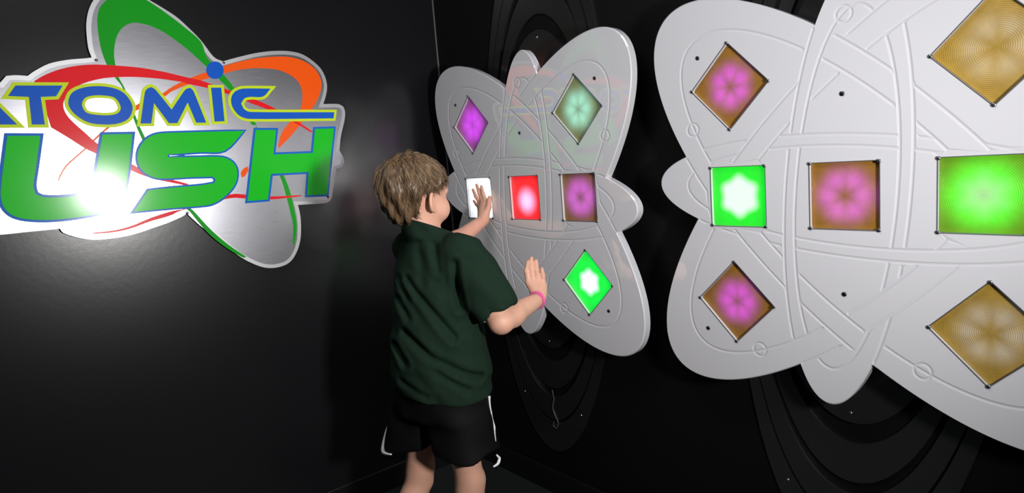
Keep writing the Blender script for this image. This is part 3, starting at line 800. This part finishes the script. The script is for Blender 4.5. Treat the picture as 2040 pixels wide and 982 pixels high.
def body_sdf(P):
    d = head_sdf(P)
    d = smin(d, cone(P, from_head((0, -.022, -.045)), vec(.665, -.553, 1.06), .0455, .050), .02)
    d = smin(d, loft(P, BODY), .03)
    for s, e, w, hand in ((shR, elR, wrR, hand_r), (shL, elL, wrL, hand_l)):
        d = smin(d, arm(P, s, e, w, 1), .025)
        d = smin(d, hand(P), .010)
    d = smin(d, leg(P, hpR, knR, anR), .03); d = smin(d, leg(P, hpL, knL, anL), .03)
    return d
sdf_obj('body', body_sdf, (.265, -.72, .004), (.965, -.085, 1.31), .0030, M_skin, boy)

# ---- t-shirt
SHIRT = [(.615, .690, -.568, .171, .134), (.66, .690, -.568, .172, .136), (.72, .688, -.566, .168, .134), (.80, .684, -.561, .158, .125), (.88, .678, -.554, .150, .116),
         (.95, .673, -.548, .147, .109), (1.00, .670, -.543, .142, .098), (1.035, .669, -.541, .126, .082), (1.065, .667, -.546, .100, .068), (1.090, .664, -.553, .076, .070), (1.140, .659, -.559, .071, .070)]
CREASE = [([(-.053, .966), (.019, .878), (.074, .806)], .009, .012), ([(-.085, .905), (-.056, .861)], .008, .012), ([(-.069, .817), (.009, .757), (.132, .685)], .009, .013),
          ([(-.105, .775), (-.076, .735)], .012, .013), ([(.094, 1.01), (.094, .93), (.098, .885)], .011, .012), ([(-.011, 1.062), (-.003, .957)], .005, .014),
          ([(.161, .777), (.177, .687)], .006, .010), ([(-.08, .965), (-.055, .912)], .007, .012), ([(.033, 1.058), (.043, .99)], .005, .011), ([(.02, .72), (.10, .66)], .005, .012), ([(-.09, .68), (-.02, .65)], .005, .012)]
def sleeve(P, s, e, w, t, r0, r1, bulge=None):
    ax = (e - s) / np.linalg.norm(e - s); L = float(np.linalg.norm(e - s)) * t
    end = s + ax * F32(L)
    d = cone(P, s, s + ax * F32(L * 1.3), r0, r1 + (r1 - r0) * .3)
    if bulge is not None:
        d = smin(d, cone(P, s + ax * F32(L * .35) + bulge, s + ax * F32(L * .85) + bulge, .061, .058), .02)
    q = (P - end) @ ax
    d = smax(d, q, .006)
    core = cone(P, s + ax * F32(L * .8), end + ax * F32(.03), r1 - .006, r1 - .005)
    return smax(d, -np.maximum(core, F32(-1) * (q + F32(.022))), .003)
def shirt_sdf(P):
    d = loft(P, SHIRT, .012)
    d = smin(d, sleeve(P, shR, elR, wrR, .91, .060, .0565, vec(.008, .009, .002)), .022)
    d = smin(d, sleeve(P, shL, elL, wrL, .72, .058, .052), .022)
    # folds are laid out over the back, in (sideways, height)
    u = P[:, 0] * F32(.645) + P[:, 1] * F32(.764); v = P[:, 2]
    bk = ((P[:, 0] - .68) * .76 - (P[:, 1] + .555) * .63)
    on = np.clip(bk / .05 + .4, 0, 1)
    for pts, dep_, wd in CREASE:
        s = None
        for i in range(len(pts) - 1):
            q = seg2(u, v, pts[i], pts[i + 1]); s = q if s is None else np.minimum(s, q)
        wd = wd * .78
        d = d + on * (dep_ * np.exp(-(s / wd) ** 2) - .35 * dep_ * np.exp(-((s - 2.1 * wd) / wd) ** 2)).astype(F32)
    d = d + (.0022 * np.sin(u * 46 + v * 21) * np.sin(v * 33 - u * 12) + .0016 * np.sin(v * 70 + u * 55 + 2 * np.sin(u * 30))).astype(F32)
    # hollow hem and neckline
    neck = cone(P, vec(.663, -.553, 1.07), vec(.652, -.560, 1.16), .0535, .060)
    d = smax(d, -neck, .004)
    d = smax(d, v - (F32(1.112) - F32(.42) * (P[:, 1] + F32(.560)) - F32(.10) * (P[:, 0] - F32(.66))), .004)
    q = v - (F32(.638) + F32(.004) * np.sin(u * 14 + 1.2) - F32(.026) * (P[:, 0] - .69) / .17)
    d = smax(d, -q, .005)
    inner = np.maximum(loft(P, [(z, cx, cy, ax - .016, ay - .016) for z, cx, cy, ax, ay in SHIRT], .01), v - F32(.675))
    return smax(d, -inner, .003)
shirt = sdf_obj('t_shirt', shirt_sdf, (.36, -.74, .59), (.99, -.33, 1.16), .0036, M_shirt, boy)
shirt['label'] = 'dark green short sleeved t-shirt'
def shell(name, pts, rad, material, parent, seg=8, flat=1.0):
    """tube along a path"""
    P = np.array(pts, float) - np.array(parent.matrix_world.translation if parent else (0, 0, 0)); n = len(P)
    T = np.gradient(P, axis=0); T /= np.linalg.norm(T, axis=1)[:, None]
    vs_, fs = [], []
    up = np.array((.3, .2, .93))
    for i in range(n):
        a = np.cross(T[i], up); a /= np.linalg.norm(a); b = np.cross(T[i], a)
        r_ = rad[i] if hasattr(rad, '__len__') else rad
        for k in range(seg):
            t = 2 * PI * k / seg
            vs_.append(tuple(P[i] + r_ * (a * math.cos(t) + flat * b * math.sin(t))))
    for i in range(n - 1):
        for k in range(seg):
            j = (k + 1) % seg
            fs.append((i * seg + k, i * seg + j, (i + 1) * seg + j, (i + 1) * seg + k))
    fs.append(tuple(range(seg))[::-1]); fs.append(tuple(range((n - 1) * seg, n * seg)))
    return mesh_obj(name, vs_, fs, material, parent, True)
bpy.context.view_layer.update()

# ---- shorts
SR = [vec(.762, -.572, .645), vec(.778, -.566, .470)]; SL = [vec(.620, -.588, .645), vec(.584, -.606, .437)]
def shorts_sdf(P):
    d = loft(P, [(.56, .690, -.580, .158, .118), (.62, .690, -.574, .160, .120), (.69, .690, -.572, .146, .112)], .02)
    for a, b, sg, r1 in ((*SR, -1, .095), (*SL, 1, .104)):
        ax = (b - a) / np.linalg.norm(b - a)
        e = cone(P, a, b + ax * F32(.05), .090, r1 + .003)
        q = (P - b) @ ax + F32(sg * .26) * (P[:, 0] - b[0]) + F32(.006) * np.sin((P[:, 1] - b[1]) * 30 + 1)
        e = smax(e, q, .005)
        core = np.maximum(cone(P, a, b + ax * F32(.08), .070, r1 - .008), -(q + F32(.045)))
        e = smax(e, -core, .003)
        d = smin(d, e, .02)
    an = np.arctan2(P[:, 1] + .58, P[:, 0] - .69)
    d = d + (.0025 * np.sin(an * 9 + P[:, 2] * 14) * np.clip((.62 - P[:, 2]) / .1, 0, 1) + .0015 * np.sin(P[:, 2] * 60 + P[:, 0] * 40)).astype(F32)
    gap = np.maximum(np.abs(P[:, 0] - F32(.690)) - np.maximum(F32(.51) - P[:, 2], 0) * F32(.22), P[:, 2] - F32(.512))
    return smax(d, -gap, .008)
shorts = sdf_obj('shorts', shorts_sdf, (.46, -.74, .41), (.93, -.43, .71), .0036, M_shorts, boy)
shorts['label'] = 'black basketball shorts with white piping'
def on_leg(leg_, ang, z, r_=.0975):
    a, b = leg_; t = (a[2] - z) / (a[2] - b[2]); c = a + (b - a) * t
    return (float(c[0]) + r_ * math.cos(math.radians(ang)), float(c[1]) + r_ * math.sin(math.radians(ang)), z)
def path(leg_, pts, n=26):
    A = np.array(pts, float); s = np.linspace(0, len(A) - 1, n)
    return [on_leg(leg_, np.interp(x, range(len(A)), A[:, 0]), np.interp(x, range(len(A)), A[:, 1]), np.interp(x, range(len(A)), A[:, 2])) for x in s]
def add_trim(pts, rad):
    o = shell('piping', pts, rad, M_trim, boy); o.parent = shorts; return o
add_trim(path(SL, [(213, .515, .101), (219, .480, .104), (226, .450, .107), (236, .428, .108), (248, .425, .108), (263, .431, .1075), (279, .438, .107)]), [.002 + .0048 * math.sin(PI * min(1, (i + 2) / 27)) for i in range(26)])
add_trim(path(SR, [(38, .615, .097), (36, .57, .094), (38, .53, .096), (33, .485, .095)]), [.0045 - .0018 * abs(math.sin(i * .35)) for i in range(26)])
add_trim(path(SR, [(24, .452, .100), (30, .437, .102), (22, .428, .102), (10, .428, .101)], 14), [.0015 + .003 * math.sin(PI * (i + 1) / 15) for i in range(14)])

# ---- wristband
_ax = (wrR - elR) / np.linalg.norm(wrR - elR); _c = wrR - _ax * F32(.012)
_a = np.cross(_ax, vec(0, 0, 1)); _a /= np.linalg.norm(_a); _b2 = np.cross(_ax, _a)
ring = [_c + F32(.0258) * (_a * math.cos(t) + _b2 * math.sin(t)) for t in np.linspace(0, 2 * PI, 33)]
vs_, fs = [], []
for i in range(32):
    rd = (ring[i] - _c) / np.linalg.norm(ring[i] - _c)
    for da, dr in ((-.0055, -.0022), (.0055, -.0022), (.0055, .0012), (-.0055, .0012)):
        vs_.append(tuple(ring[i] + _ax * F32(da) + rd * F32(dr) - BOY))
for i in range(32):
    for k in range(4): fs.append((i * 4 + k, i * 4 + (k + 1) % 4, ((i + 1) % 32) * 4 + (k + 1) % 4, ((i + 1) % 32) * 4 + k))
wb = mesh_obj('wristband', vs_, fs, M_pink, boy); wb['label'] = 'pink wristband'

# ---- shoes (feet rest on the floor) and eyes
for an in (anR, anL):
    fx, fy = float(an[0]), float(an[1])
    def shoe(P, fx=fx, fy=fy):
        d = ell(P, vec(fx, fy + .055, .030), (.040, .105, .040))
        d = smin(d, cone(P, vec(fx, fy - .01, .03), vec(fx, fy - .008, .085), .038, .036), .03)
        return np.maximum(d, F32(.0155) - P[:, 2])
    s = sdf_obj('shoe', shoe, (fx - .06, fy - .09, .010), (fx + .06, fy + .18, .13), .0042, M_shoe, boy)
    sole = [(fx - float(BOY[0]) + .041 * math.cos(t), fy - float(BOY[1]) + .052 + .108 * math.sin(t)) for t in np.linspace(0, 2 * PI, 32, endpoint=False)]
    so = prism('sole', [sole], 0.0, .018, lambda a, b, c: (a, b, c), M_sole, boy); so.parent = s
for sx in (-1, 1):
    c = from_head((sx * .028, .0690, -.003)) - BOY
    bm = bmesh.new(); bmesh.ops.create_uvsphere(bm, u_segments=16, v_segments=10, radius=.0112)
    me = bpy.data.meshes.new('eye'); bm.to_mesh(me); bm.free(); me.materials.append(M_eye)
    e = bpy.data.objects.new('eye', me); COL.objects.link(e); e.parent = boy; e.location = tuple(float(x) for x in c)
    bm = bmesh.new(); bmesh.ops.create_uvsphere(bm, u_segments=12, v_segments=8, radius=.0058)
    me = bpy.data.meshes.new('iris'); bm.to_mesh(me); bm.free(); me.materials.append(M_iris)
    i_ = bpy.data.objects.new('iris', me); COL.objects.link(i_); i_.parent = e; i_.location = (0, .0062, 0)

# ---- hair: a cap with an uneven surface, then strands lying over it
HL_Y = [-.14, -.05, -.042, -.036, .000, .020, .036, .060, .14]
HL_Z = [-.082, -.080, -.052, .004, .008, .018, .032, .040, .044]
HC = vec(0, -.020, .031); HRAD = (.0890, .1070, .0845)
def hair_sdf(P):
    p = to_head(P)
    d = ell(p, HC, HRAD)
    d = smin(d, ell(p, (0, -.050, -.030), (.058, .044, .058)), .03)
    th = np.arctan2(p[:, 0], -(p[:, 1] + .02)); 
    d = d + (.0042 * np.sin(th * 11 + p[:, 2] * 40) + .0020 * np.sin(th * 29 - p[:, 2] * 90) + .0018 * np.sin(p[:, 1] * 210 + p[:, 0] * 150)).astype(F32)
    zl = np.interp(p[:, 1], HL_Y, HL_Z).astype(F32) + (.004 * np.sin(p[:, 1] * 190 + p[:, 0] * 120)).astype(F32)
    d = smax(d, zl - p[:, 2], .012)
    return d
hair = sdf_obj('hair', hair_sdf, tuple(HEAD - .135), tuple(HEAD + .135), .0030, HAIR[0], boy)
hair['label'] = 'short brown hair'
hm = hair.data
nv = len(hm.vertices); co = np.empty(nv * 3, F32); hm.vertices.foreach_get('co', co); co = co.reshape(-1, 3)
no = np.empty(nv * 3, F32); hm.vertices.foreach_get('normal', no); no = no.reshape(-1, 3)
ph = (co + BOY - HEAD) @ HR; nh = no @ HR
rng = np.random.default_rng(5)
pick = rng.choice(nv, 7000)
crown = np.array((.005, -.065, .088))
vs_, fs, mi = [], [], []
for i in pick:
    p, n = ph[i], nh[i]
    zl = np.interp(p[1], HL_Y, HL_Z)
    if n[2] < -.6 or n[1] > .75 and p[2] < zl + .004: continue
    out = p - crown
    # hair falls away from the crown, forward over the top, down at the sides and back
    t = out * (1, 1, 1) + np.array((.30 * p[2], .02, -.035))
    t = t - n * (t @ n); L = np.linalg.norm(t)
    if L < 1e-4: continue
    t /= L
    side = np.cross(n, t)
    t = t + side * rng.normal(0, .16) ; t /= np.linalg.norm(t)
    ln = rng.uniform(.018, .042) * (1.0 if p[2] > 0 else .75)
    lift = rng.uniform(.02, .20) if p[2] > .03 else rng.uniform(.0, .12)
    w = rng.uniform(.0007, .0013)
    q = p - n * .0015; d = t + n * lift; k0 = len(vs_); K = 5
    for s in range(K):
        f = s / (K - 1)
        ww = w * (1 - f) ** .7 + .00008
        a = np.cross(d, n); a /= np.linalg.norm(a) + 1e-9
        for c_, e_ in ((1, 0), (-.5, .87), (-.5, -.87)):
            vs_.append(tuple(q + a * ww * c_ + n * ww * e_))
        q = q + d / np.linalg.norm(d) * ln / (K - 1)
        # bend back to the head and pull down
        m = (q - HC) / np.array(HRAD) ** 2; m /= np.linalg.norm(m)
        d = d - m * (d @ m) * .75 + np.array((0, 0, -.06)) + side * rng.normal(0, .05)
        n = m
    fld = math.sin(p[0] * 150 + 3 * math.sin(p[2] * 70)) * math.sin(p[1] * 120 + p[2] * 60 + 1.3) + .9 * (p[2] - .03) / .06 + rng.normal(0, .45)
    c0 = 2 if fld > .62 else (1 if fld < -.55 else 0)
    for s in range(K - 1):
        for k in range(3):
            j = (k + 1) % 3
            fs.append((k0 + s * 3 + k, k0 + s * 3 + j, k0 + s * 3 + 3 + j, k0 + s * 3 + 3 + k)); mi.append(c0)
vs_ = np.array(vs_) @ HR.T.astype(float) + (HEAD - BOY)
st = mesh_obj('strands', vs_, fs, HAIR[0], hair, True)
st.data.materials.append(HAIR[1]); st.data.materials.append(HAIR[2])
st.data.polygons.foreach_set('material_index', mi)
st['kind'] = 'stuff'
